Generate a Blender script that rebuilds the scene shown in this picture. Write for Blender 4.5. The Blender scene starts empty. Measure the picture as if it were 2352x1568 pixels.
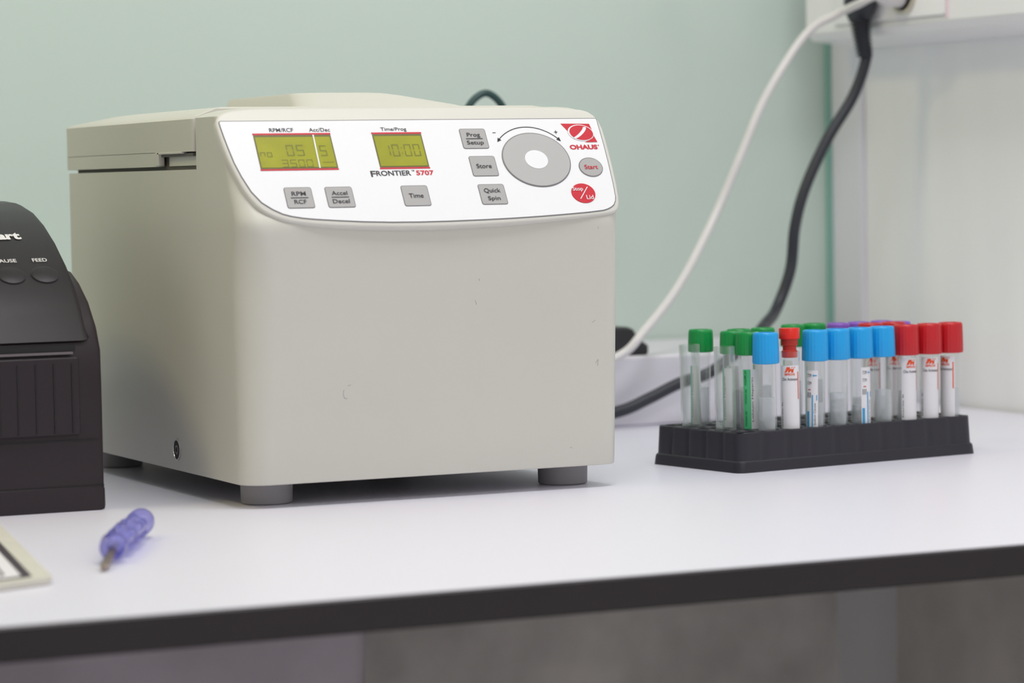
import bpy, bmesh, math, random
from mathutils import Vector, Matrix
random.seed(4)
sc = bpy.context.scene
COL = sc.collection
sc.view_settings.view_transform = 'Standard'
pi = math.pi

# ------------------------------------------------------------------ materials
def lin(c):
    c = c / 255.0
    return c / 12.92 if c <= 0.04045 else ((c + 0.055) / 1.055) ** 2.4
def rgb(r, g, b): return (lin(r), lin(g), lin(b), 1.0)

def mat(name, col, rough=0.5, spec=0.5, noise=0.0, nscale=40.0, bump=0.0, bscale=200.0, metal=0.0,
        trans=0.0, emit=0.0, stretch=(1, 1, 1), coat=0.0, sss=0.0):
    m = bpy.data.materials.new(name); m.use_nodes = True
    nt = m.node_tree; b = nt.nodes['Principled BSDF']
    b.inputs['Base Color'].default_value = col
    b.inputs['Roughness'].default_value = rough
    b.inputs['Specular IOR Level'].default_value = spec
    b.inputs['Metallic'].default_value = metal
    b.inputs['Transmission Weight'].default_value = trans
    b.inputs['Coat Weight'].default_value = coat
    if emit:
        b.inputs['Emission Color'].default_value = col
        b.inputs['Emission Strength'].default_value = emit
    tc = nt.nodes.new('ShaderNodeTexCoord'); mp = nt.nodes.new('ShaderNodeMapping')
    nt.links.new(tc.outputs['Object'], mp.inputs['Vector'])
    mp.inputs['Scale'].default_value = stretch
    if noise:
        n = nt.nodes.new('ShaderNodeTexNoise'); n.inputs['Scale'].default_value = nscale
        n.inputs['Detail'].default_value = 5
        nt.links.new(mp.outputs[0], n.inputs['Vector'])
        cr = nt.nodes.new('ShaderNodeValToRGB')
        cr.color_ramp.elements[0].position = 0.3; cr.color_ramp.elements[1].position = 0.7
        cr.color_ramp.elements[0].color = tuple(c * (1 - noise) for c in col[:3]) + (1,)
        cr.color_ramp.elements[1].color = tuple(min(1, c * (1 + noise)) for c in col[:3]) + (1,)
        nt.links.new(n.outputs['Fac'], cr.inputs['Fac']); nt.links.new(cr.outputs[0], b.inputs['Base Color'])
    if bump:
        n2 = nt.nodes.new('ShaderNodeTexNoise'); n2.inputs['Scale'].default_value = bscale
        nt.links.new(mp.outputs[0], n2.inputs['Vector'])
        bp = nt.nodes.new('ShaderNodeBump'); bp.inputs['Strength'].default_value = bump
        bp.inputs['Distance'].default_value = 0.0005
        nt.links.new(n2.outputs['Fac'], bp.inputs['Height']); nt.links.new(bp.outputs[0], b.inputs['Normal'])
    return m

def glassmat(name, tint, lo=0.05, hi=0.6, body=(0.75, 0.78, 0.8, 1), rough=0.06, gloss=False):
    m = bpy.data.materials.new(name); m.use_nodes = True
    nt = m.node_tree; b = nt.nodes['Principled BSDF']; out = nt.nodes['Material Output']
    b.inputs['Base Color'].default_value = body; b.inputs['Roughness'].default_value = rough
    if gloss:
        b.inputs['Metallic'].default_value = 0.75
    tr = nt.nodes.new('ShaderNodeBsdfTransparent'); tr.inputs[0].default_value = tint
    lw = nt.nodes.new('ShaderNodeLayerWeight'); lw.inputs[0].default_value = 0.35
    mr = nt.nodes.new('ShaderNodeMapRange'); mr.inputs['To Min'].default_value = lo; mr.inputs['To Max'].default_value = hi
    nt.links.new(lw.outputs['Facing'], mr.inputs['Value'])
    mx = nt.nodes.new('ShaderNodeMixShader')
    nt.links.new(mr.outputs[0], mx.inputs[0]); nt.links.new(tr.outputs[0], mx.inputs[1]); nt.links.new(b.outputs[0], mx.inputs[2])
    nt.links.new(mx.outputs[0], out.inputs['Surface'])
    return m

M = {}
M['beige'] = mat('beige_plastic', rgb(206, 204, 196), 0.42, 0.4, noise=0.02, nscale=6, bump=0.05, bscale=900)
M['beige_dark'] = mat('beige_gap_shade', rgb(96, 92, 86), 0.6)  # darker beige paints the shade inside the lid gap and handle notch
M['scuff'] = mat('scuff_mark', rgb(158, 156, 160), 0.6)
M['bezel'] = mat('bezel_plastic', rgb(213, 211, 205), 0.4, 0.4)
M['white_label'] = mat('white_foil', rgb(237, 237, 242), 0.35, 0.5)
M['graybtn'] = mat('button_grey', rgb(172, 170, 171), 0.45)
M['btn_edge'] = mat('button_edge', rgb(124, 122, 124), 0.5)
M['dial'] = mat('dial_grey', rgb(180, 179, 180), 0.45)
M['red'] = mat('print_red', rgb(202, 18, 44), 0.45)
M['ink'] = mat('print_ink', rgb(42, 39, 45), 0.5)
M['lcd'] = mat('lcd_yellow', rgb(152, 152, 10), 0.25, 0.5, emit=0.05, noise=0.08, nscale=60)
M['lcdseg'] = mat('lcd_segment', rgb(114, 114, 16), 0.3, emit=0.02)
M['lcdframe'] = mat('lcd_frame', rgb(100, 98, 34), 0.4)
M['foot'] = mat('foot_rubber', rgb(150, 147, 150), 0.6)
M['metal'] = mat('metal', rgb(200, 198, 196), 0.3, metal=1.0)
M['dark'] = mat('dark_hole', rgb(25, 23, 26), 0.6)
M['table'] = mat('table_laminate', rgb(229, 227, 240), 0.36, 0.45, noise=0.012, nscale=900, bump=0.03, bscale=1200)
M['edge'] = mat('edge_band_black', rgb(40, 33, 38), 0.5, noise=0.08, nscale=30)
M['panel'] = mat('side_panel', rgb(222, 218, 213), 0.7, noise=0.16, nscale=9)
M['wall_glass'] = mat('painted_glass', rgb(203, 218, 211), 0.16, 0.5, noise=0.012, nscale=2)
M['wall_low'] = mat('mottled_plaster', rgb(232, 227, 223), 0.8, noise=0.22, nscale=9)
M['wall_white'] = mat('white_wall', rgb(250, 250, 253), 0.3, 0.5, noise=0.025, nscale=6, stretch=(1, 5, 0.4))  # stretched noise paints soft vertical reflections into the white
M['wall_paint'] = mat('wall_paint', rgb(228, 227, 224), 0.8, noise=0.02, nscale=3)
M['floor'] = mat('floor_tile', rgb(208, 206, 204), 0.5, noise=0.06, nscale=4)
M['trim'] = mat('trim_lavender', rgb(234, 234, 244), 0.4, noise=0.01, nscale=9)
M['glassedge'] = mat('glass_edge_green', rgb(140, 186, 176), 0.2)
M['ledge'] = mat('ledge_white', rgb(222, 220, 230), 0.4, noise=0.02, nscale=8)
M['trunk'] = mat('trunking_plastic', rgb(246, 245, 248), 0.35, noise=0.01, nscale=5)
M['socket'] = mat('socket_cream', rgb(205, 198, 182), 0.35)
M['pink'] = mat('pink_line', rgb(225, 205, 212), 0.5)
M['cable_black'] = mat('cable_black', rgb(40, 42, 52), 0.45, noise=0.05, nscale=40)
M['cable_white'] = mat('cable_white', rgb(222, 219, 220), 0.4, noise=0.02, nscale=40)
M['cable_green'] = mat('cable_green', rgb(38, 70, 70), 0.4, noise=0.05, nscale=40)
M['printer'] = mat('printer_black', rgb(38, 28, 34), 0.38, 0.4, noise=0.05, nscale=30, bump=0.1, bscale=1500)
M['printer_top'] = mat('printer_cover', rgb(36, 30, 34), 0.42, 0.3, noise=0.04, nscale=30, bump=0.08, bscale=1500)
M['printer_line'] = mat('printer_gap', rgb(16, 12, 16), 0.6)
M['print_white'] = mat('print_white', rgb(225, 222, 222), 0.5)
M['silver'] = mat('tear_bar', rgb(120, 112, 114), 0.35, metal=0.6)
M['rack'] = mat('rack_black', rgb(36, 34, 44), 0.42, 0.5, noise=0.06, nscale=50)
M['blue'] = mat('cap_blue', rgb(30, 165, 236), 0.35, 0.5)
M['green'] = mat('cap_green', rgb(8, 150, 70), 0.35, 0.5)
M['redcap'] = mat('cap_red', rgb(198, 30, 40), 0.35, 0.5)
M['redbright'] = mat('cap_bright_red', rgb(228, 38, 26), 0.3, 0.5)
M['purple'] = mat('cap_purple', rgb(140, 92, 200), 0.35, 0.5)
M['glass'] = glassmat('tube_glass', (0.98, 0.99, 0.985, 1), 0.05, 0.58, body=(.92, .95, .95, 1), rough=.04, gloss=True)
M['clear'] = glassmat('clear_glass', (0.96, 0.975, 0.97, 1), 0.04, 0.80, body=(.9, .93, .92, 1), rough=.04, gloss=True)
M['frost'] = glassmat('frosted_content', (0.95, 0.96, 0.97, 1), 0.32, 0.62, body=(0.86, 0.88, 0.92, 1), rough=.2)
M['redtrans'] = glassmat('red_stopper', (0.9, 0.15, 0.12, 1), 0.6, 0.8, body=(0.75, 0.07, 0.05, 1))
M['labelw'] = mat('paper_label', rgb(232, 230, 234), 0.5)
M['labelg'] = mat('green_label', rgb(80, 190, 130), 0.5)
M['orange'] = mat('label_orange', rgb(232, 80, 30), 0.5)
M['lblue'] = mat('label_blue', rgb(50, 160, 215), 0.5)
M['shaft'] = mat('screwdriver_shaft', rgb(150, 135, 125), 0.35, metal=0.9)
M['handle'] = glassmat('purple_acrylic', (0.80, 0.79, 0.98, 1), 0.06, 0.85, body=(0.16, 0.15, 0.55, 1), rough=.08)
M['handle_core'] = glassmat('purple_core', (0.85, 0.85, 0.98, 1), 0.25, 0.5, body=(0.7, 0.7, 0.9, 1), rough=.3)
M['cardb'] = mat('card_cream', rgb(206, 202, 192), 0.6, noise=0.04, nscale=40)
M['cardd'] = mat('card_dark', rgb(62, 52, 60), 0.6)
M['cardw'] = mat('card_white', rgb(226, 223, 228), 0.6)
M['boxp'] = mat('box_purple', rgb(196, 187, 198), 0.7, noise=0.16, nscale=8)
M['boxr'] = mat('box_red', rgb(180, 130, 150), 0.7, noise=0.12, nscale=6)
M['adapter'] = mat('adapter_black', rgb(34, 33, 38), 0.45)

# ------------------------------------------------------------------ mesh builder
class MB:
    def __init__(s): s.v = []; s.f = []; s.mi = []; s.mats = []
    def add(s, vs, fs, m):
        if m not in s.mats: s.mats.append(m)
        k = s.mats.index(m); o = len(s.v)
        s.v += [tuple(v) for v in vs]
        for f in fs: s.f.append([i + o for i in f]); s.mi.append(k)
        return s
    def loft(s, secs, m, cap0=True, cap1=True, closed=True):
        n = len(secs[0]); vs = [p for q in secs for p in q]; fs = []
        for i in range(len(secs) - 1):
            for j in range(n if closed else n - 1):
                k = (j + 1) % n
                fs.append([i * n + j, i * n + k, (i + 1) * n + k, (i + 1) * n + j])
        if cap0: fs.append(list(range(n))[::-1])
        if cap1: fs.append([(len(secs) - 1) * n + j for j in range(n)])
        return s.add(vs, fs, m)
    def box(s, x0, x1, y0, y1, z0, z1, m, bev=0.0, T=None):
        if bev > 0:
            secs = []
            for z, d in ((z0, bev), (z0 + bev, 0), (z1 - bev, 0), (z1, bev)):
                secs.append([(p[0], p[1], z) for p in rrect(x0 + d, x1 - d, y0 + d, y1 - d, [max(bev, 0.0003)] * 4, 3)])
        else:
            secs = [[(x0, y0, z), (x1, y0, z), (x1, y1, z), (x0, y1, z)] for z in (z0, z1)]
        if T: secs = [[T(*p) for p in q] for q in secs]
        return s.loft(secs, m)
    def lathe(s, prof, m, c=(0, 0, 0), n=32, cap0=True, cap1=True, mod=None):
        secs = []
        for i, (r, z) in enumerate(prof):
            q = []
            for j in range(n):
                a = 2 * pi * j / n
                rr = r * (mod(j, i) if mod else 1)
                q.append((c[0] + rr * math.cos(a), c[1] + rr * math.sin(a), c[2] + z))
            secs.append(q)
        return s.loft(secs, m, cap0, cap1)
    def build(s, name, parent=None, loc=(0, 0, 0), rot=None, sharp=35, bevel=0, **kw):
        me = s.mesh(name, sharp)
        return obj(name, me, parent, loc, rot, bevel, **kw)
    def mesh(s, name, sharp=35):
        me = bpy.data.meshes.new(name); me.from_pydata(s.v, [], s.f)
        for m in s.mats: me.materials.append(m)
        for p, k in zip(me.polygons, s.mi): p.material_index = k
        bm = bmesh.new(); bm.from_mesh(me)
        bmesh.ops.recalc_face_normals(bm, faces=bm.faces)
        bm.to_mesh(me); bm.free()
        for p in me.polygons: p.use_smooth = True
        me.set_sharp_from_angle(angle=math.radians(sharp))
        me.update()
        return me

def obj(name, me, parent=None, loc=(0, 0, 0), rot=None, bevel=0, label=None, category=None, kind=None, group=None):
    o = bpy.data.objects.new(name, me); COL.objects.link(o)
    o.location = loc
    if rot is not None: o.rotation_euler = rot
    if parent: o.parent = parent
    if label: o['label'] = label
    if category: o['category'] = category
    if kind: o['kind'] = kind
    if group: o['group'] = group
    if bevel:
        b = o.modifiers.new('bevel', 'BEVEL'); b.width = bevel; b.segments = 3; b.limit_method = 'ANGLE'; b.angle_limit = math.radians(40)
    return o

def empty(name, loc, label, category, rot=None, group=None):
    o = obj(name, None, None, loc, rot, 0, label, category, None, group)
    o.empty_display_size = 0.02
    return o

def rrect(x0, x1, y0, y1, rad, n=6):
    """rounded rectangle, radii order: x0y0, x1y0, x1y1, x0y1"""
    pts = []
    cs = [(x0, y0, 1, 1, pi), (x1, y0, -1, 1, 1.5 * pi), (x1, y1, -1, -1, 0), (x0, y1, 1, -1, 0.5 * pi)]
    for (x, y, sx, sy, a0), r in zip(cs, rad):
        cx = x + sx * r; cy = y + sy * r
        for i in range(n + 1):
            a = a0 + 0.5 * pi * i / n
            pts.append((cx + r * math.cos(a), cy + r * math.sin(a)))
    return pts

def chaikin(pts, it=2):
    for _ in range(it):
        q = []
        for i in range(len(pts)):
            a = pts[i]; b = pts[(i + 1) % len(pts)]
            q.append((a[0] * .75 + b[0] * .25, a[1] * .75 + b[1] * .25)); q.append((a[0] * .25 + b[0] * .75, a[1] * .25 + b[1] * .75))
        pts = q
    return pts

def inset(pts, d):
    n = len(pts); A = sum(pts[i][0] * pts[(i + 1) % n][1] - pts[(i + 1) % n][0] * pts[i][1] for i in range(n))
    sg = 1 if A > 0 else -1; out = []
    for i in range(n):
        a = Vector(pts[i - 1]); b = Vector(pts[i]); c = Vector(pts[(i + 1) % n])
        e1 = (b - a); e2 = (c - b)
        n1 = Vector((-e1.y, e1.x)).normalized() if e1.length > 1e-9 else Vector((0, 0))
        n2 = Vector((-e2.y, e2.x)).normalized() if e2.length > 1e-9 else n1
        nn = n1 + n2
        if nn.length < 1e-6: nn = n1
        nn.normalize()
        out.append((b.x + sg * nn.x * d, b.y + sg * nn.y * d))
    return out

def catmull(pts, k=8):
    P = [Vector(p) for p in pts]; P = [P[0] * 2 - P[1]] + P + [P[-1] * 2 - P[-2]]; out = []
    for i in range(1, len(P) - 2):
        for j in range(k):
            t = j / k; a, b, c, d = P[i - 1], P[i], P[i + 1], P[i + 2]
            out.append(0.5 * ((2 * b) + (c - a) * t + (2 * a - 5 * b + 4 * c - d) * t * t + (3 * b - a - 3 * c + d) * t ** 3))
    out.append(P[-2]); return out

def sweep(mb, pts, r, m, n=12, k=8, smooth=True, rfun=None):
    P = catmull(pts, k) if smooth else [Vector(p) for p in pts]
    T = [(P[min(i + 1, len(P) - 1)] - P[max(i - 1, 0)]).normalized() for i in range(len(P))]
    u = T[0].orthogonal().normalized(); secs = []
    for i, p in enumerate(P):
        u = (u - T[i] * u.dot(T[i])).normalized(); w = T[i].cross(u)
        rr = rfun(i / (len(P) - 1)) if rfun else r
        secs.append([p + u * rr * math.cos(2 * pi * j / n) + w * rr * math.sin(2 * pi * j / n) for j in range(n)])
    mb.loft(secs, m)

_tc = {}
def textgeo(s, bold=0.02):
    key = (s, bold)
    if key not in _tc:
        cu = bpy.data.curves.new('t', 'FONT'); cu.body = s; cu.offset = bold; cu.resolution_u = 4
        o = bpy.data.objects.new('t', cu); me = bpy.data.meshes.new_from_object(o)
        vs = [(v.co.x, v.co.y) for v in me.vertices]; fs = [list(p.vertices) for p in me.polygons]
        x0 = min(v[0] for v in vs); x1 = max(v[0] for v in vs); y0 = min(v[1] for v in vs); y1 = max(v[1] for v in vs)
        _tc[key] = ([((v[0] - x0) / (x1 - x0), (v[1] - y0) / (y1 - y0)) for v in vs], fs)
        bpy.data.objects.remove(o); bpy.data.curves.remove(cu); bpy.data.meshes.remove(me)
    return _tc[key]
def text(mb, s, x0, x1, y0, y1, fn, m, bold=0.02, rot=False):
    vs, fs = textgeo(s, bold)
    if rot: q = [fn(x0 + (1 - v[1]) * (x1 - x0), y0 + v[0] * (y1 - y0)) for v in vs]   # reads upward
    else: q = [fn(x0 + v[0] * (x1 - x0), y0 + v[1] * (y1 - y0)) for v in vs]
    mb.add(q, fs, m)
def poly(mb, pts, fn, m): mb.add([fn(*p) for p in pts], [list(range(len(pts)))], m)
def rect(mb, x0, x1, y0, y1, fn, m): poly(mb, [(x0, y0), (x1, y0), (x1, y1), (x0, y1)], fn, m)
def ell(cx, cy, rx, ry, n=40, rot=0):
    return [(cx + rx * math.cos(a) * math.cos(rot) - ry * math.sin(a) * math.sin(rot), cy + rx * math.cos(a) * math.sin(rot) + ry * math.sin(a) * math.cos(rot)) for a in [2 * pi * i / n for i in range(n)]]

# ------------------------------------------------------------------ room
FZ = -0.75
def struct(name, boxes, bevel=0):
    mb = MB()
    for b in boxes: mb.box(*b)
    return mb.build(name, kind='structure', bevel=bevel)
struct('floor', [(-2.6, 1.0, -3.4, 0.80, FZ - 0.05, FZ, M['floor'])])
struct('ceiling', [(-2.6, 1.0, -3.4, 0.80, 1.9, 1.95, M['wall_paint'])])
struct('wall_back', [(-2.6, 0.86, 0.67, 0.80, -0.03, 1.9, M['wall_glass']), (-2.6, 0.86, 0.675, 0.80, FZ, -0.03, M['wall_low'])])
struct('wall_right', [(0.86, 1.0, -3.4, 0.80, FZ, 1.9, M['wall_white'])])
struct('wall_left', [(-2.6, -2.5, -3.4, 0.67, FZ, 1.9, M['wall_paint'])])
struct('trim_1', [(0.854, 0.860, 0.612, 0.664, 0.0, 1.9, M['trim'])], 0.001)
struct('trim_2', [(0.850, 0.860, 0.664, 0.670, 0.0, 1.9, M['glassedge'])])

# ------------------------------------------------------------------ table
tb = empty('table', (0, 0, FZ), 'long white laminate worktop table with a black front edge', 'table')
mb = MB(); mb.box(-1.6, 0.855, -0.417, 0.668, -0.0175, 0.0, M['table']); mb.build('tabletop', tb, (0, 0, -FZ))
mb = MB(); mb.box(-1.6, 0.855, -0.4195, -0.4165, -0.018, -0.0003, M['edge'], bev=0.0008); mb.build('edge_band', tb, (0, 0, -FZ), label='black plastic edge band')
mb = MB(); mb.box(0.83, 0.85, -0.40, 0.52, FZ, -0.0175, M['panel'])
mb.build('side_panel', tb, (0, 0, -FZ))
mb = MB(); mb.box(-1.58, -1.56, -0.40, 0.60, FZ, -0.0175, M['panel'])
mb.build('side_panel', tb, (0, 0, -FZ))

# raised ledge at the back of the table
mb = MB(); mb.box(-0.6, 0.80, 0.443, 0.667, 0.0, 0.060, M['ledge'], bev=0.002)
mb.build('shelf_ledge', None, label='low off-white raised shelf along the wall on the table', category='shelf')

# things stored below the table
def storage(name, x0, x1, y0, y1, z1, m, label):
    r = empty(name, (0, 0, FZ), label, 'storage box')
    b = MB(); b.loft([[(p[0], p[1], z) for p in rrect(x0 + d, x1 - d, y0 + d, y1 - d, [0.02] * 4)] for z, d in ((0, 0.02), (0.01, 0.015), (z1 - FZ - 0.04, 0.004))], m)
    b.build('box_body', r)
    b = MB(); b.loft([[(p[0], p[1], z) for p in rrect(x0 + d, x1 - d, y0 + d, y1 - d, [0.02] * 4)] for z, d in ((z1 - FZ - 0.04, 0), (z1 - FZ - 0.008, 0), (z1 - FZ, 0.01))], m)
    b.build('box_lid', r)
storage('storage_box', -0.28, 0.235, 0.34, 0.64, -0.06, M['boxp'], 'dusky purple lidded storage box under the table')
storage('storage_box', -0.85, -0.30, 0.18, 0.62, -0.135, M['boxr'], 'dusky red lidded storage box under the table')

# ------------------------------------------------------------------ wall trunking + sockets
tr = empty('cable_trunking', (0.86, 0.1, 0.33), 'white plastic cable trunking with sockets mounted on the wall', 'trunking')
def prism_y(prof, y0, y1, m):
    b = MB(); b.loft([[(x, y, z) for x, z in prof] for y in (y0, y1)], m); return b
off = (-0.86, -0.1, -0.33)
prism_y([(0.8595, 0.331), (0.803, 0.3385), (0.796, 0.345), (0.796, 0.455), (0.803, 0.460), (0.8595, 0.460)], -1.2, 0.6135, M['trunk']).build('trunking_body', tr, off, bevel=0.001)
b = MB(); b.box(0.7935, 0.797, 0.375, 0.560, 0.350, 0.440, M['trunk'], bev=0.0012)
b.box(0.7930, 0.797, 0.3735, 0.3745, 0.347, 0.455, M['pink'])
b.build('socket_plate', tr, off)
b = MB()
yy = 0.440
q = [[(0.7925 + dx, yy + r * math.cos(a), 0.374 + r * math.sin(a)) for a in [2 * pi * i / 32 for i in range(32)]] for dx, r in ((0.002, 0.020), (-0.002, 0.020), (-0.002, 0.017), (0.001, 0.0165))]
b.loft(q, M['socket'])
for k in (-1, 1): b.box(0.787, 0.793, yy + k * 0.0165 - 0.0012, yy + k * 0.0165 + 0.0012, 0.368, 0.380, M['metal'])
b.build('power_socket', tr, off, label='cream round power socket')

# ------------------------------------------------------------------ cables
cb = empty('black_cable', (0.6, 0.43, 0.06), 'black power cable with plug hanging from the wall trunking', 'cable')
coff = (-0.6, -0.43, -0.06)
b = MB(); sweep(b, [(0.787, .499, .335), (.7895, .498, .318), (.7766, .50, .2836), (.7485, .50, .2445), (.725, .50, .2016), (.7136, .50, .1665), (.7081, .50, .1275), (.690, .495, .093), (.655, .455, .082), (.627, .425, .074), (.5834, .42, .0464), (.5492, .42, .0366), (.5195, .42, .0249), (.4901, .42, .0152), (.43, .42, .0065), (.36, .415, .006)], 0.0052, M['cable_black'], k=10)
b.build('cord', cb, coff)
b = MB()
b.loft([[(0.778 + cx + r1 * math.cos(a), yc + r2 * math.sin(a), z) for a in [2 * pi * i / 24 for i in range(24)]]
        for z, r1, r2, cx, yc in ((0.394, 0.010, 0.012, 0, .482), (0.390, 0.014, 0.019, 0, .482), (0.368, 0.0145, 0.0195, 0, .487), (0.358, 0.012, 0.015, 0.002, .493), (0.352, 0.0095, 0.0105, 0.004, .497))], M['cable_black'])
prof = []
for i in range(9):
    z = 0.352 - i * 0.0038; R0 = 0.0098 - i * 0.0003
    prof += [(z, R0), (z - 0.0022, R0), (z - 0.0024, R0 - 0.0022), (z - 0.0037, R0 - 0.0022)]
b.loft([[(0.783 + (0.352 - z) * 0.14 + r * math.cos(a), 0.4975 + r * math.sin(a), z) for a in [2 * pi * i / 20 for i in range(20)]] for z, r in prof], M['cable_black'])
b.build('plug', cb, coff, label='black moulded plug with ribbed strain relief')

cw = empty('white_cable', (0.6, 0.45, 0.06), 'white cable running from the wall socket down behind the machine', 'cable')
b = MB(); sweep(b, [(.7650, .443, .3705), (.757, .4425, .3675), (.7545, .452, .3640), (.7545, .468, .3610), (.7490, .484, .3555), (.7269, .5, .3385), (.6854, .5, .2839), (.6578, .5, .2298), (.6303, .5, .1761), (.5750, .464, .1195), (.5170, .422, .0822), (.4909, .42, .062), (.43, .418, .046), (.35, .412, .04)], 0.0038, M['cable_white'], k=10)
b.build('cord', cw, (-.6, -.45, -.06))
b = MB(); b.lathe([(0.009, 0), (0.012, 0.003), (0.012, 0.018), (0.006, 0.028)], M['cable_white'], n=24)
b.v = [(0.7925 - v[2], 0.441 + v[0], 0.372 + v[1]) for v in b.v]
b.build('plug', cw, (-.6, -.45, -.06))

b = MB(); sweep(b, [(.362, .452, .064), (.3655, .452, .15), (.3650, .452, .245), (.3689, .452, .272), (.3864, .452, .2855), (.4031, .452, .272), (.407, .452, .245), (.404, .452, .15), (.41, .452, .064)], 0.0031, M['cable_green'], k=10)
b.build('cable_loop', None, label='dark green cable bent into a loop above the shelf', category='cable')

ad = empty('power_adapter', (.503, .48, .06), 'black power adapter standing on the low shelf', 'adapter')
b = MB(); b.loft([[(p[0], p[1], z) for p in rrect(-.03 + d, .036 - d - e, -.028 + d, .03 - d, [.006] * 4)] for z, d, e in ((0, .001, 0), (.002, 0, 0), (.008, 0, 0), (.014, 0, .009), (.0225, 0.001, .013), (.0245, .003, .015))], M['adapter'])
b.build('adapter_body', ad)

# ------------------------------------------------------------------ centrifuge
cf = empty('centrifuge', (0.138, 0.2, 0.0), 'grey-beige benchtop centrifuge with sloped control panel on the table', 'centrifuge')
co = (-0.138, -0.2, 0)
al = math.radians(30.5)
def PM(o=0.0):
    def fn(x, t): return (x, t * math.sin(al) - o * math.cos(al), 0.19 + t * math.cos(al) + o * math.sin(al))
    return fn
def frontY(z):
    if z < 0.185: return 0.003 * (1 - z / 0.185) ** 1.5
    return max(0.0, (z - 0.188)) * math.tan(al) + 0.0025 * min(1, max(0, (z - 0.185) / 0.01))
def Wd(z): return 0.2745 + 0.0030 * min(1, z / 0.2)
def RL(z):
    ks = [(0, .017), (.10, .022), (.15, .024), (.168, .022), (.185, .016), (.20, .011), (.23, .008), (.3, .007)]
    for (a, ra), (c, rc) in zip(ks, ks[1:]):
        if z <= c: return ra + (rc - ra) * (z - a) / (c - a)
    return .007
def sec(z, d=0.0, y1=0.393, rb=0.022, dl=None, dr=None):
    dl = d if dl is None else dl; dr = d if dr is None else dr
    return [(p[0], p[1], z) for p in rrect(dl, Wd(z) - dr, frontY(z) + d, y1 - d, [RL(z), 0.012 if z < .19 else 0.008, rb, rb], 10)]
b = MB()
BT = .2230
zs = [.0155, .0160, .018, .04, .08, .12, .14, .15, .16, .17, .18, .185, .19, .195, .20, .205, .21, .215, BT]
b.loft([sec(z, {.0155: .0008, .0160: .0002}.get(z, 0)) for z in zs], M['beige'])
b.loft([sec(z, 0, .088, .003) for z in (BT, .226, .235, .245, .252, .2575)] + [sec(.2600, .002, .088, .003, dl=.006, dr=.004), sec(.2622, .004, .087, .003, dl=.0145, dr=.012), sec(.2628, .007, .086, .003, dl=.02, dr=.018)], M['beige'])
for pts in ([(.0695, .076), (.0690, .073), (.0700, .0705), (.0720, .0700)], [(.0722, .0785), (.0745, .0790)], [(.1665, .129), (.1655, .132)], [(.1690, .145), (.1685, .1465)],
            [(.2535, .114), (.2560, .1155)], [(.2560, .086), (.2580, .0885), (.2575, .084)], [(.236, .029), (.2375, .0285)], [(.2590, .178), (.2590, .1795)]):
    sweep(b, [(x, frontY(z) - .0000, z) for x, z in pts], .00017, M['scuff'], n=5, k=3)
b.build('body', cf, co, sharp=28)

# bezel
BZ = [(-.0035, .0789), (.0144, .0845), (.06, .0847), (.2607, .0849), (.2809, .0780), (.2812, .0467), (.2790, .0117), (.2755, .0005), (.266, -.0026), (.22, -.0060), (.1834, -.0080), (.135, -.0092), (.0913, -.0085), (.0428, -.0052), (.0197, .0014), (.0076, .0155), (.0007, .0404), (-.0025, .06)]
BZc = chaikin(BZ, 2)
b = MB(); b.loft([[PM(o)(*q) for q in inset(BZc, d)] for o, d in ((-.014, .003), (-.006, .0), (-.0012, .0), (-.0004, .0006), (0.0, .0018))], M['bezel'])
b.build('console_bezel', cf, co, sharp=50)

# control panel foil
LB = [(-.0002, .0737), (.0008, .0737), (.2760, .0740), (.2773, .0738), (.2774, .0720), (.2774, .0468), (.2756, .0130), (.2735, .0060), (.2690, .0024), (.2613, .0002), (.22, -.0026), (.1845, -.0042), (.135, -.0052), (.0953, -.0047), (.0550, -.0018), (.0380, .0003), (.0261, .0040), (.0131, .0145), (.0045, .0370), (.0010, .058), (-.0007, .0725)]
LBc = chaikin(LB, 1)
b = MB(); b.loft([[PM(.0000)(*q) for q in inset(LBc, -.0007)], [PM(.0003)(*q) for q in inset(LBc, -.0007)]], M['btn_edge'])
b.loft([[PM(.0002)(*q) for q in LBc], [PM(.0006)(*q) for q in LBc]], M['white_label'])
T = PM(.0008)
text(b, 'RPM/RCF', .0328, .0498, .0652, .0682, T, M['ink'], .01)
text(b, 'Acc/Dec', .0610, .0760, .0652, .0682, T, M['ink'], .01)
text(b, 'Time/Prog', .1127, .1315, .0646, .0681, T, M['ink'], .01)
for x0, x1 in ((.0203, .0757), (.1052, .1418)):
    rect(b, x0, x1, .0629, .0642, T, M['red']); rect(b, x0, x1, .0355, .0367, T, M['red'])
text(b, 'F', .0976, .1013, .0296, .0343, T, M['ink'], .02)
text(b, 'RONTIER', .1016, .1268, .0303, .0343, T, M['ink'], .02)
text(b, 'TM', .1274, .1296, .0334, .0345, T, M['ink'], .01)
text(b, '5707', .1306, .1436, .0303, .0341, T, M['red'], .03)
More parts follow.
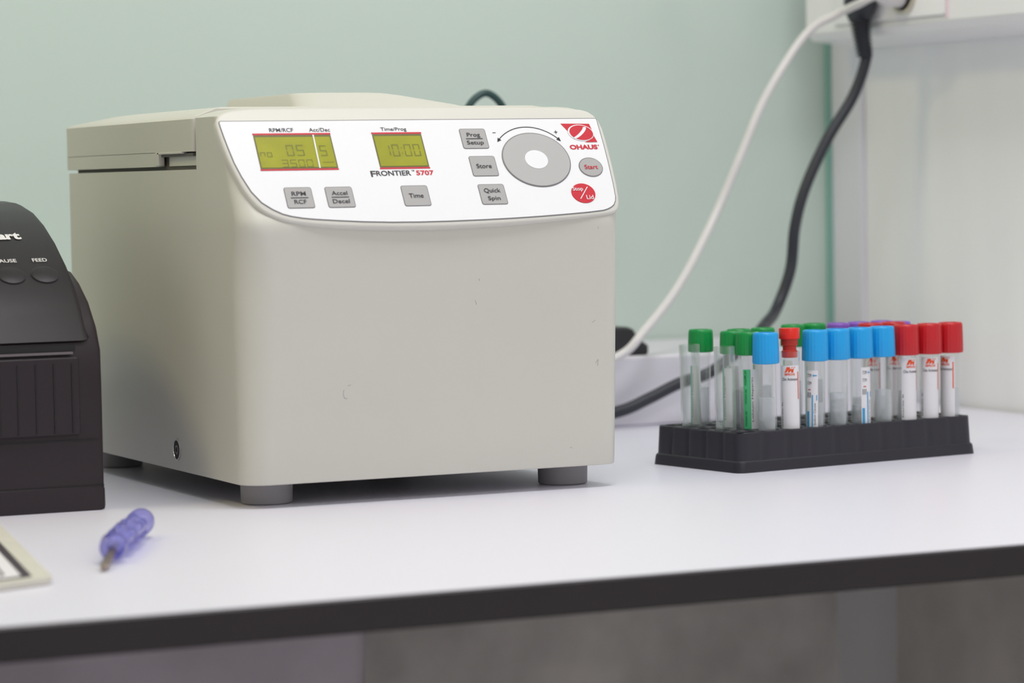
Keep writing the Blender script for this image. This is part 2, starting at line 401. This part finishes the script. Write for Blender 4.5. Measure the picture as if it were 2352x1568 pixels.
# arc with arrow heads
arc = []
cx, cy = .2212, .0345
for s_, th_ in ((1, 0), (-1, 1)):
    rng = range(25) if s_ == 1 else range(24, -1, -1)
    for i in rng:
        a = math.radians(138 - (138 - 42) * i / 24)
        rx, ry = (.0322, .0333) if s_ == 1 else (.0316, .0327)
        arc.append((cx + rx * math.cos(a), cy + ry * math.sin(a)))
n_ = 25
b.add([T(*p) for p in arc], [[i, i + 1, 2 * n_ - 2 - i, 2 * n_ - 1 - i] for i in range(n_ - 1)], M['ink'])
poly(b, [(.1968, .0557), (.1978, .0592), (.2002, .0572)], T, M['ink'])
poly(b, [(.2453, .0557), (.2446, .0592), (.2420, .0572)], T, M['ink'])
rect(b, .1950, .1974, .0629, .0634, T, M['ink'])
rect(b, .2420, .2446, .0630, .0635, T, M['ink']); rect(b, .24305, .24355, .0619, .0646, T, M['ink'])
cp = b.build('control_panel', cf, co, label='white printed control panel foil with displays and grey buttons')

# logo
b = MB()
def LG(o):
    f0 = PM(o)
    def fn(x, y): return f0(.2487 + x * .0245, .0548 + y * .0152)
    return fn
poly(b, [(0, 1), (.90, .98), (.94, .62), (.5, .5), (.30, .16), (.24, .40)], LG(.0008), M['red'])
poly(b, ell(.56, .50, .40, .44, 40, .35), LG(.0009), M['white_label'])
poly(b, ell(.57, .50, .36, .40, 40, .35), LG(.0010), M['red'])
poly(b, ell(.53, .50, .10, .37, 32, -.62), LG(.0011), M['white_label'])
poly(b, ell(.47, .52, .05, .31, 32, -.62), LG(.0012), M['red'])
poly(b, [(.60, .0), (1.0, .0), (.93, .40), (.86, .24), (.76, .10)], LG(.0009), M['red'])
text(b, 'OHAUS', .2508, .2722, .0490, .0528, PM(.0008), M['red'], .045)
poly(b, ell(.2732, .0522, .0005, .0005, 12), PM(.0008), M['red'])
b.build('logo', cp)

# displays
SEG = {'0': 'abcdef', '1': 'bc', '2': 'abged', '3': 'abgcd', '5': 'afgcd', 'n': 'ceg', 'o': 'cdeg'}
def seg(mb, ch, x, y, w, h, th, fn, m):
    g = {'a': (x, x + w, y + h - th, y + h), 'd': (x, x + w, y, y + th), 'g': (x, x + w, y + h / 2 - th / 2, y + h / 2 + th / 2),
         'f': (x, x + th, y + h / 2 + th * .7, y + h - th * 1.2), 'e': (x, x + th, y + th * 1.2, y + h / 2 - th * .7),
         'b': (x + w - th, x + w, y + h / 2 + th * .7, y + h - th * 1.2), 'c': (x + w - th, x + w, y + th * 1.2, y + h / 2 - th * .7)}
    for s_ in SEG[ch]: rect(mb, *g[s_], fn, m)
for x0, x1, k in ((.0206, .0755, 0), (.1055, .1415, 1)):
    b = MB()
    b.loft([[PM(o)(*q) for q in rrect(x0, x1, .0369, .0627, [.0004] * 4, 2)] for o in (.0005, .0008)], M['lcdframe'])
    rect(b, x0 + .0009, x1 - .0009, .0378, .0612, PM(.0009), M['lcd'])
    S = PM(.0010); sm = M['lcdseg']
    if k == 0:
        poly(b, [(.0618, .0369), (.0628, .0369), (.0634, .0627), (.0624, .0627)], PM(.0012), M['white_label'])
        for i, ch in enumerate('05'): seg(b, ch, .0415 + i * .0072, .0465, .0052, .0085, .0008, S, sm)
        seg(b, '5', .0652, .0462, .0048, .0082, .0008, S, sm)
        for i, ch in enumerate('3500'): seg(b, ch, .0365 + i * .0058, .0379, .0044, .0058, .0006, S, sm)
        for i, ch in enumerate('no'): seg(b, ch, .0225 + i * .0048, .0458, .0036, .0070, .0006, S, sm)
        rect(b, .0655, .0735, .0412, .0417, S, sm)
    else:
        for i, ch in enumerate('10'): seg(b, ch, .1108 + i * .0066, .0452, .0050, .0094, .0008, S, sm)
        for i, ch in enumerate('00'): seg(b, ch, .1262 + i * .0066, .0452, .0050, .0094, .0008, S, sm)
        rect(b, .1240, .1247, .0472, .0480, S, sm); rect(b, .1240, .1247, .0514, .0522, S, sm)
    b.build('display_screen', cp, label='yellow-green LCD display')

def button(x, top, lines, line):
    b = MB(); w, h = .0195, .0160
    o2 = rrect(x, x + w, top - h, top, [.0016] * 4, 4)
    b.loft([[PM(o)(*q) for q in inset(o2, d)] for o, d in ((.0005, 0), (.0008, .0), (.0009, .0004))], M['btn_edge'])
    o3 = inset(o2, .0005)
    b.loft([[PM(o)(*q) for q in o3] for o in (.0008, .0010)], M['graybtn'])
    T = PM(.0013)
    cy = top - h / 2; cxx = x + w / 2
    if len(lines) == 1:
        w2 = lines[0][1]; text(b, lines[0][0], cxx - w2 / 2, cxx + w2 / 2, cy - .0018, cy + .0016, T, M['ink'], .008)
    else:
        for (s_, w2, lo), yy in zip(lines, (cy + .0014, cy - .0048)):
            text(b, s_, cxx - w2 / 2, cxx + w2 / 2, yy - lo, yy + .0031, T, M['ink'], .008)
        if line: rect(b, cxx - .0062, cxx + .0062, cy - .0004, cy + .0001, T, M['ink'])
    b.build('button', cp, label='grey rectangular push button')
button(.1702, .0665, [('Prog', .0098, .0009), ('Setup', .0124, .0009)], True)
button(.1720, .0447, [('Store', .0112, 0)], False)
button(.1732, .0225, [('Quick', .0122, .0008), ('Spin', .0092, .0009)], False)
button(.1165, .0225, [('Time', .0105, 0)], False)
button(.0331, .0226, [('RPM', .0100, 0), ('RCF', .0085, 0)], True)
button(.0619, .0225, [('Accel', .0112, 0), ('Decel', .0120, 0)], True)
b = MB()
b.loft([[PM(o)(*q) for q in ell(.2226, .0411, rx, ry, 72)] for o, rx, ry in ((.0005, .0257, .0216), (.0010, .0257, .0216), (.0012, .0253, .0212))], M['btn_edge'])
b.loft([[PM(o)(*q) for q in ell(.2226, .0411, .0249, .0208, 72)] for o in (.0010, .0013)], M['dial'])
b.loft([[PM(o)(*q) for q in ell(.2224, .0411, .0086, .0073, 48)] for o in (.0012, .0015)], M['white_label'])
b.build('dial', cp, label='round grey touch dial with white centre')
b = MB()
b.loft([[PM(o)(*q) for q in ell(.2626, .0346, rx, ry, 48)] for o, rx, ry in ((.0005, .0091, .0077), (.0009, .0091, .0077))], M['btn_edge'])
b.loft([[PM(o)(*q) for q in ell(.2626, .0346, .0085, .0071, 48)] for o in (.0008, .0011)], M['graybtn'])
text(b, 'Start', .2575, .2677, .0329, .0363, PM(.0014), M['red'], .01)
b.build('button', cp, label='oval grey start button')
b = MB()
b.loft([[PM(o)(*q) for q in ell(.2513, .0140, rx, ry, 48)] for o, rx, ry in ((.0005, .0091, .0078), (.0011, .0089, .0076))], M['red'])
text(b, 'Stop', .2436, .2515, .0149, .0188, PM(.0014), M['white_label'], .01)
text(b, 'Lid', .2525, .2579, .0089, .0122, PM(.0014), M['white_label'], .01)
poly(b, [(.2474, .0094), (.2480, .0092), (.2556, .0186), (.2550, .0188)], PM(.0014), M['white_label'])
b.build('button', cp, label='oval red stop button')

# lid
b = MB()
def lsec(z, dl, dr, y0, y1, rf=.003, rb=.02):
    return [(p[0], p[1], z) for p in rrect(dl, .2775 - dr, y0, y1, [rf, rf, rb, rb], 8)]
OV = -.0008
b.loft([lsec(.2352, OV, 0, .0905, .393), lsec(.2570, OV, 0, .0905, .393), lsec(.2588, .0010, .0015, .0905, .390), lsec(.2638, .014, .014, .0908, .318), lsec(.2650, .022, .022, .092, .300)], M['beige'])
b.loft([lsec(.2256, OV, 0, .166, .393), lsec(.2355, OV, 0, .166, .393)], M['beige'])
b.loft([lsec(.2258, 0.0035, .0005, .0905, .168), lsec(.2336, .0035, .0005, .0905, .168)], M['beige'])
b.loft([lsec(.2205, .005, .005, .094, .385), lsec(.2360, .005, .005, .094, .385)], M['beige_dark'])
lid = b.build('lid', cf, co, sharp=25)
b = MB()
b.loft([[(x, y, z) for x, y in rrect(x0, x1, y0, y1, [.02, .012, .012, .006], 8)] for z, x0, x1, y0, y1 in
        ((.2640, .0835, .212, .098, .266), (.2665, .0845, .204, .104, .265), (.2735, .0865, .166, .115, .262), (.2750, .0875, .155, .118, .260), (.2754, .092, .148, .122, .254))], M['beige'])
b.build('lid_dome', lid, sharp=25)
b = MB()
b.box(-.0014, .003, .112, .163, .2340, .2354, M['beige'], bev=.0003)
b.box(-.0014, .003, .160, .1665, .2262, .2354, M['beige'], bev=.0003)
b.box(.0008, .004, .094, .162, .2322, .2343, M['beige_dark'])
b.build('lid_handle', lid)
# feet
for x, y in ((.0285, .041), (.2500, .043), (.0285, .355), (.2500, .355)):
    b = MB(); b.lathe([(.0160, 0), (.0172, .001), (.0176, .0165)], M['foot'], c=(x, y, 0), n=36)
    b.build('foot', cf, co, label='grey rubber foot')
# lock socket on the side
b = MB()
def disc(x, r0, m):
    b.loft([[(xx, .138 + rr * math.cos(a), .0300 + rr * math.sin(a)) for a in [2 * pi * i / 32 for i in range(32)]] for xx, rr in ((.001, r0), (x, r0))], m)
b.loft([[(x, .138 + r * math.cos(a), .0300 + r * math.sin(a)) for a in [2 * pi * i / 32 for i in range(32)]] for x, r in ((.001, .0078), (-.0008, .0078), (-.0008, .0066), (.001, .0062))], M['metal'])
disc(-.0004, .0066, M['dark']); disc(-.0007, .0032, M['btn_edge']); disc(-.0009, .0019, M['dark'])
b.build('lock_socket', cf, co, label='small round metal-rimmed socket')

# ------------------------------------------------------------------ label printer
pr = empty('label_printer', (-0.17, 0.2, 0), 'black label printer with curved cover and two buttons', 'printer')
po = (.17, -.2, 0)
X0, X1 = -.285, -.0755
def exX(prof, x0, x1, m, bev=.004):
    b = MB(); secs = []
    for x, d in ((x0, bev), (x0 + bev * .3, bev * .3), (x0 + bev, 0), (x1 - bev, 0), (x1 - bev * .3, bev * .3), (x1, bev)):
        secs.append([(x, y, z) for y, z in inset(prof, d)])
    b.loft(secs, m); return b
shell = [(.3300, .0), (.3300, .150), (.165, .160), (.1265, .1565), (.1080, .1490), (.0888, .1370), (.0740, .1220), (.0655, .1060), (.0645, .080), (.0645, .018)]
shell += [(.0645, .0165), (.0630, .0155), (.0630, .0)]
exX(shell, X0, X1, M['printer'], .004).build('body', pr, po, sharp=30)
cov = [(.0655, .1120), (.0790, .1310), (.0930, .1470), (.1110, .1610), (.1350, .1760), (.1600, .1880), (.1850, .1965), (.2150, .2020), (.245, .2035), (.30, .2035), (.322, .195), (.322, .13), (.20, .11), (.10, .11)]
pc = exX(cov, X0 + .006, X1 - .0075, M['printer_top'], .005)
cvb = pc.build('cover', pr, po, sharp=30, label='glossy dark curved printer cover')
def covpt(z):
    for (y0, z0), (y1, z1) in zip(cov, cov[1:]):
        if z0 <= z <= z1:
            t = (z - z0) / (z1 - z0); d = Vector((0, y1 - y0, z1 - z0)).normalized()
            return Vector((0, y0 + t * (y1 - y0), z)), d
def COV(z, o):
    P, d = covpt(z); nrm = Vector((0, -d.z, d.y))
    def fn(x, t): return tuple(P + Vector((x, 0, 0)) + d * t + nrm * o)
    return fn
b = MB()
text(b, 'Smart', -.1395, -.1065, -.0045, .0068, COV(.1795, .0006), M['print_white'], .045)
b.build('lettering', cvb, label='white printed lettering')
b = MB()
text(b, 'FEED', -.1065, -.0965, -.0022, .0018, COV(.1640, .0005), M['print_white'], .01)
text(b, 'PAUSE', -.1315, -.1175, -.0022, .0018, COV(.1640, .0005), M['print_white'], .01)
b.build('lettering', cvb, label='small white printed lettering')
for x in (-.1018, -.1245):
    b = MB()
    b.loft([[COV(.1545, o)(*q) for q in ell(x, 0, rx, ry, 40)] for o, rx, ry in ((-.001, .0096, .0088), (.0004, .0096, .0088), (.0003, .0091, .0083))], M['printer_line'])
    b.loft([[COV(.1545, o)(*q) for q in ell(x, 0, rx, ry, 40)] for o, rx, ry in ((-.001, .0090, .0082), (.0006, .0090, .0082), (.0009, .0082, .0075))], M['printer_top'])
    b.build('button', cvb, label='oval black button')
# front details
b = MB()
b.box(X0 + .012, -.0925, .0610, .066, .050, .1015, M['printer'], bev=.001)
x = -.0975
while x > X0 + .02:
    b.box(x - .0006, x + .0006, .0606, .0612, .052, .0975, M['printer_line'])
    x -= .0122
b.build('front_flap', pr, po, label='black grooved front flap')
b = MB()
b.box(X0 + .010, -.0965, .0615, .072, .1035, .1052, M['silver']); b.box(X0 + .01, -.0945, .0625, .072, .1055, .1095, M['printer_line'])
b.build('tear_bar', pr, po, label='metal tear bar at the paper slot')
b = MB()
b.box(X0 + .004, X1 - .004, .0638, .0646, .0462, .0472, M['printer_line'])
b.box(X0 + .004, X1 - .0012, .0638, .0646, .0160, .0168, M['printer_line'])
b.build('seam', pr, po)

# ------------------------------------------------------------------ screwdriver
sd = empty('screwdriver', (-.13, -.15, .010), 'small screwdriver with translucent purple fluted handle lying on the table', 'screwdriver')
A = Vector((-.1630, -.2180, .0092)); B = Vector((-.1030, -.0950, .0100)); ax = (B - A).normalized(); L = (B - A).length
u_ = ax.cross(Vector((0, 0, 1))).normalized(); w_ = u_.cross(ax)
def along(prof, mod=None, n=36, m=None, b=None):
    secs = []
    for s_, r in prof:
        q = []
        for j in range(n):
            a = 2 * pi * j / n; rr = r * (mod(a, s_) if mod else 1)
            q.append(A + ax * s_ + u_ * rr * math.cos(a) + w_ * rr * math.sin(a))
        secs.append(q)
    b.loft(secs, m)
b = MB(); so = (.13, .15, -.010)
along([(0, .004), (.003, .0070), (.012, .0082), (.018, .0056), (.026, .0056), (.034, .0084), (.05, .0088), (.056, .0070), (.062, .0088), (.078, .0090), (.084, .0070), (.090, .0088), (.098, .0084), (.102, .0058), (.110, .0058), (.116, .0082), (.128, .0082), (.134, .0066), (L, .003)],
      lambda a, s_: 1 - .22 * (math.cos(6 * a) > .2) * (1 if .03 < s_ < .1 else 0), m=M['handle'], b=b)
along([(.002, .002), (.01, .0035), (.05, .0042), (.12, .0042), (.13, .002)], m=M['handle_core'], b=b, n=12)
b.build('handle', sd, so, label='translucent purple fluted handle')
b = MB(); tip = Vector((-.1767, -.2470, .0025))
d2 = (tip - (A + ax * .02))
sweep(b, [A + ax * .02 + d2 * t for t in (0, .25, .5, .75, .9, 1)], .002, M['shaft'], n=16, k=3, rfun=lambda t: .0023 if t < .9 else .0023 - (t - .9) * .012)
b.build('shaft', sd, so, label='short steel shaft')

# ------------------------------------------------------------------ card at the table corner
b = MB()
K1 = Vector((-.2155, -.2810)); dr_ = Vector((.040, .232)).normalized(); df_ = Vector((-.0286, -.0110)).normalized()
def CP(u, v): q = K1 + df_ * u + dr_ * v; return (q.x, q.y)
def card(u0, u1, v0, v1, z0, z1, m, r=.004):
    o2 = [CP(*q) for q in rrect(u0, u1, v0, v1, [r] * 4, 5)]
    b.loft([[(x, y, z) for x, y in o2] for z in (z0, z1)], m)
card(0, .20, 0, .28, 0.0004, .0040, M['cardb'], .006)
card(.0120, .19, .012, .27, .0040, .0042, M['cardd'])
card(.0185, .18, .0185, .265, .0042, .0044, M['cardw'])
card(.028, .18, .028, .26, .0044, .0046, M['cardd'])
card(.0300, .18, .0300, .255, .0046, .0048, M['cardw'])
b.build('picture_plate', None, label='flat grey-white plate with a dark line border on the table', category='plate', bevel=.0008)

# ------------------------------------------------------------------ tube rack
RO = Vector((.3865, .0296, 0)); ph = math.atan2(.0326, .2190)
rk = empty('tube_rack', RO, 'black plastic test tube rack holding capped blood tubes on the table', 'rack', rot=(0, 0, ph))
LX, LY, HT = .2235, .1050, .0288
NX, NY = 10, 5; mx, my = .0008, .0030
px_ = (LX - 2 * mx) / NX; py_ = (LY - 2 * my) / NY
b = MB()
N = 24
for i in range(NX):
    for j in range(NY):
        cx = mx + px_ * (i + .5); cy = my + py_ * (j + .5)
        ring0 = []; ring1 = []; ring2 = []; ring3 = []
        for k in range(N):
            a = 2 * pi * (k + .5) / N; c, s_ = math.cos(a), math.sin(a); m_ = max(abs(c), abs(s_))
            ring0.append((cx + px_ / 2 * c / m_, cy + py_ / 2 * s_ / m_, HT))
            ring1.append((cx + .0090 * c, cy + .0090 * s_, HT)); ring2.append((cx + .0084 * c, cy + .0084 * s_, HT - .001)); ring3.append((cx + .0083 * c, cy + .0083 * s_, .004))
        b.loft([ring0, ring1, ring2, ring3], M['rack'], cap0=False)
def outline(d, z, pil=.0007):
    pts = []
    ox, oy = mx - .0008 - d, my - .0008 - d
    def side(p0, p1, nn, n_):
        for i in range(nn):
            for k in range(8):
                t = (i + k / 8) / nn; bump = -pil if k == 0 else 0
                if i == 0 and k < 4 or i == nn - 1 and k > 4: bump = 0
                pts.append((p0[0] + (p1[0] - p0[0]) * t - n_[0] * -bump, p0[1] + (p1[1] - p0[1]) * t - n_[1] * -bump, z))
    a = (ox, oy); b_ = (LX - ox, oy); c = (LX - ox, LY - oy); d_ = (ox, LY - oy)
    side(a, b_, NX, (0, -1)); side(b_, c, NY, (1, 0)); side(c, d_, NX, (0, 1)); side(d_, a, NY, (-1, 0))
    R = .007; out = []
    for x, y, zz in pts:      # round the plan corners
        qx = min(max(x, ox + R), LX - ox - R); qy = min(max(y, oy + R), LY - oy - R)
        v = Vector((x - qx, y - qy))
        if x != qx and y != qy and v.length > R: v = v.normalized() * R
        out.append((qx + v.x, qy + v.y, zz))
    return out
b.loft([outline(-.0006, HT), outline(0, HT - .0008), outline(.0008, .0085)], M['rack'], cap0=False, cap1=False)
b.loft([outline(.0008, .0085, 0), outline(.0018, .0075, 0), outline(.0022, .0060, 0), outline(.0028, .0, 0), outline(.002, .0, 0)], M['rack'], cap0=False, cap1=False)
b.build('rack_body', rk, sharp=30)

# ------------------------------------------------------------------ tubes
FA = math.radians(-120.5) - ph
def wrap(r, az=0.0):
    def fn(x, z): a = FA + az + x / r; return (r * math.cos(a), r * math.sin(a), z)
    return fn
def label_patch(mb, r, az, w, z0, z1, m):
    n = 14; vs = []
    for i in range(n + 1):
        for z in (z0, z1): vs.append(wrap(r, az)(-w / 2 + w * i / n, z))
    mb.add(vs, [[2 * i, 2 * i + 2, 2 * i + 3, 2 * i + 1] for i in range(n)], m)
RT = .0073
def glass_mesh(r, z0, z1, m, open_=False, name='tube'):
    b = MB(); prof = [(.0008, z0), (r * .5, z0 + .0008), (r * .85, z0 + .003), (r, z0 + .0065), (r, z1)]
    if open_: prof += [(r - .0011, z1), (r - .0011, z0 + .007), (r * .4, z0 + .002)]
    b.lathe(prof, m, n=32, cap1=True); return b.mesh(name)
def cap_mesh(m, r, z0, z1, ribs=24, name='cap'):
    b = MB(); n = ribs * 3
    def mod(j, i): return 1 - (.035 if j % 3 == 0 and 1 <= i <= 4 else 0)
    h = z1 - z0
    b.lathe([(r * .80, z0), (r * .97, z0 + .0004), (r, z0 + .0015), (r * .985, z0 + h * .5), (r * .955, z1 - .0022), (r * .93, z1 - .0008), (r * .86, z1), (r * .62, z1), (r * .58, z1 - .002), (.001, z1 - .0022)], m, n=n, mod=mod)
    return b.mesh(name, 40)
def clot_label(az, band=False):
    b = MB(); label_patch(b, RT + .0002, az, .0155, .026, .0745, M['labelw'])
    W = wrap(RT + .00035, az)
    poly(b, [(-.0040, .0694), (-.0022, .0734), (.0002, .0734), (.0002, .0716), (.0016, .0734), (.0044, .0734), (.0029, .0720), (.0027, .0694), (.0009, .0694), (.0011, .0710), (-.0004, .0694), (-.0013, .0694), (-.0009, .0716), (-.0024, .0694)], W, M['orange'])
    text(b, 'IMPROVE', -.0040, .0038, .0672, .0689, W, M['orange'], .03)
    text(b, 'Clot Activator', -.0062, .0062, .0636, .0657, W, M['ink'], .01)
    rect(b, .0062, .0071, .0500, .0700, W, M['orange'])
    text(b, 'Sterile R', -.0072, -.0061, .030, .048, W, M['ink'], .0, rot=True)
    return b.mesh('label')
def blue_label(az):
    b = MB(); label_patch(b, RT + .0002, az, .0092, .020, .0700, M['labelw'])
    W = wrap(RT + .00035, az)
    text(b, '739', -.0036, -.0002, .0650, .0675, W, M['ink'], .0)
    text(b, '739', -.0036, -.0002, .0595, .0618, W, M['ink'], .0)
    poly(b, [(.0006, .0662), (.0016, .0674), (.0016, .0666), (.0038, .0666), (.0038, .0658), (.0016, .0658), (.0016, .0650)], W, M['lblue'])
    rect(b, -.0030, -.0008, .0555, .0562, W, M['redcap'])
    for k in range(3): rect(b, -.0036 + .0012 * k, -.0031 + .0012 * k, .050, .054, W, M['ink'])
    rect(b, .0000, .0010, .022, .052, W, M['lblue']); rect(b, .0000, .0040, .0480, .052, W, M['lblue'])
    text(b, '9NC Sodium Citrate', .0016, .0030, .024, .046, W, M['ink'], 0, rot=True)
    rect(b, -.0040, -.0020, .022, .040, W, M['lblue'])
    return b.mesh('label')
def green_label(az):
    b = MB(); label_patch(b, RT + .0002, az, .0130, .020, .0720, M['labelw'])
    W = wrap(RT + .00035, az)
    W2 = wrap(RT + .0005, az)
    label_patch(b, RT + .0003, az - .0036 / RT, .0056, .020, .0720, M['labelg'])
    for z in (.031, .047, .0605): text(b, 'PREMIUM', -.0055, -.0040, z, z + .0105, W2, M['green'], .02, rot=True)
    text(b, 'Lithium Heparin', -.0006, .0012, .034, .066, W2, M['ink'], 0, rot=True)
    rect(b, -.0056, -.0050, .0655, .0675, W2, M['ink'])
    return b.mesh('label')
def content_mesh(z1, r=.0060):
    b = MB(); b.lathe([(.001, .0085), (r * .8, .0100), (r, .0135), (r, z1), (.001, z1 + .0002)], M['frost'], n=24); return b.mesh('gel_content')
gl = glass_mesh(RT, .0045, .080, M['glass'])
CB = dict(cap=cap_mesh(M['blue'], .0098, .0765, .0992))
GC = cap_mesh(M['green'], .0095, .0820, .0990)
kinds = {
 'blue': dict(cap=CB['cap'], con=content_mesh(.052)),
 'blue_label': dict(cap=CB['cap'], con=content_mesh(.046), lab=blue_label(-.35)),
 'blue_strip': dict(cap=CB['cap'], con=content_mesh(.042), lab=blue_label(.65)),
 'green': dict(cap=GC, con=content_mesh(.056), lab=green_label(-.9)),
 'green_label': dict(cap=GC, con=content_mesh(.056), lab=green_label(.30)),
 'red': dict(cap=cap_mesh(M['redcap'], .0099, .0765, .0995), con=content_mesh(.05), lab=clot_label(.12)),
 'red_turn': dict(con=content_mesh(.05), lab=clot_label(.50)),
 'red_back': dict(con=content_mesh(.05), lab=clot_label(-.65)),
 'purple': dict(cap=cap_mesh(M['purple'], .0094, .0810, .0984), con=content_mesh(.04)),
}
kinds['red_turn']['cap'] = kinds['red_back']['cap'] = kinds['red']['cap']
gl2 = glass_mesh(RT, .0045, .0845, M['glass'])
b = MB(); b.lathe([(.0070, .0935), (.0076, .0940), (.0076, .1010), (.0073, .1015), (.001, .1015)], M['redbright'], n=40)
b.lathe([(.0052, .0800), (.0058, .0805), (.0058, .0850), (.0050, .0855), (.0050, .0885), (.0062, .0890), (.0062, .0938)], M['redtrans'], n=32)
kinds['small_red'] = dict(cap=b.mesh('cap'), con=content_mesh(.06), lab=clot_label(-.02))
desc = {
 'blue': 'clear blood tube with light blue ribbed cap in the rack', 'blue_label': 'clear blood tube with light blue cap and printed label',
 'blue_strip': 'clear blood tube with light blue cap and label turned aside', 'green': 'blood tube with green cap standing in the rack',
 'green_label': 'blood tube with green cap and green-striped label', 'red': 'blood tube with dark red cap and white label',
 'red_turn': 'blood tube with dark red cap and white label turned aside', 'red_back': 'blood tube with dark red cap and turned orange-striped label',
 'purple': 'blood tube with purple cap standing in the rack', 'small_red': 'blood tube with small bright red stopper and white label'}
place = [(2, 2, 'green_label'), (2, 1, 'blue'), (3, 1, 'small_red'), (4, 1, 'blue_label'), (5, 1, 'blue'), (6, 1, 'blue_strip'), (7, 1, 'blue'), (8, 1, 'red_turn'), (9, 1, 'red'), (10, 1, 'red_back'),
         (2, 3, 'green'), (2, 5, 'green'), (4, 4, 'green'), (6, 5, 'green'), (7, 5, 'green'), (3, 4, 'green'),
         (8, 5, 'purple'), (9, 5, 'purple'), (10, 5, 'purple'), (10, 4, 'purple'), (8, 3, 'red'), (9, 3, 'red')]
Rm = Matrix.Rotation(ph, 4, 'Z')
def slot(c, r): return Rm @ Vector((mx + px_ * (c - .5), my + py_ * (r - .5), 0)) + RO
for c, r, k in place:
    K = kinds[k]; P = slot(c, r)
    t = empty('test_tube', P, desc[k], 'test tube', rot=(random.uniform(-.010, .010), random.uniform(-.010, .010), ph), group='blood tubes in the rack')
    obj('tube', gl2 if k in ('green', 'green_label', 'purple', 'small_red') else gl, t)
    obj('cap', K['cap'], t)
    obj('gel_content', K['con'], t)
    if 'lab' in K: obj('label', K['lab'], t)
cl = glass_mesh(.0076, .0045, .0895, M['clear'], True, 'test_tube')
for c, r, ry in ((1, 2, -.015), (1, 4, -.035)):
    o = obj('test_tube', cl, None, slot(c, r), (0.004, ry, ph), label='empty open clear glass tube in the rack', category='test tube', group='blood tubes in the rack')

# ------------------------------------------------------------------ lights
def area(name, loc, tgt, sx, sy, power, col=(1, 1, 1)):
    l = bpy.data.lights.new(name, 'AREA'); l.shape = 'RECTANGLE'; l.size = sx; l.size_y = sy; l.energy = power; l.color = col
    o = bpy.data.objects.new(name, l); COL.objects.link(o); o.location = loc
    o.rotation_euler = (Vector(tgt) - Vector(loc)).to_track_quat('-Z', 'Y').to_euler(); return o
area('ceiling_light', (0.22, -0.45, 1.85), (0.22, -.45, 0), 0.9, 0.5, 17, (1.0, 1.0, 1.0))
area('ceiling_light_room', (0.1, -2.3, 1.85), (.15, -1.5, 0), 1.2, 0.6, 16, (1.0, 1.0, 1.0))
area('wall_tint_light', (-1.3, 0.1, 1.7), (-.7, .6, .3), 0.5, 0.3, 7.5, (1.0, 0.86, 0.42))  # added lamp, only there to tint the left of the back wall yellowish
w = bpy.data.worlds.new('world'); sc.world = w; w.use_nodes = True
w.node_tree.nodes['Background'].inputs[0].default_value = (0.97, 0.975, 1.0, 1); w.node_tree.nodes['Background'].inputs[1].default_value = 0.50

# ------------------------------------------------------------------ camera
f = 6883.0; p = math.atan(367 / f); r = 0.017; th = math.radians(25.4)
Fh = Vector((math.sin(th), math.cos(th), 0)); R_ = Vector((math.cos(th), -math.sin(th), 0)); Z = Vector((0, 0, 1))
Fv = Fh * math.cos(p) - Z * math.sin(p); U0 = R_.cross(Fv)
Rt = R_ * math.cos(r) - U0 * math.sin(r); U = U0 * math.cos(r) + R_ * math.sin(r)
cam = bpy.data.cameras.new('camera'); cam.sensor_width = 36; cam.lens = f / 2352 * 36; cam.clip_start = .05
cam.dof.use_dof = True; cam.dof.focus_distance = 2.07; cam.dof.aperture_fstop = 7.0
co_ = bpy.data.objects.new('camera', cam); COL.objects.link(co_)
Mx = Matrix((Rt, U, -Fv)).transposed().to_4x4(); Mx.translation = Vector((-.6763, -1.8290, .2112))
co_.matrix_world = Mx
sc.camera = co_
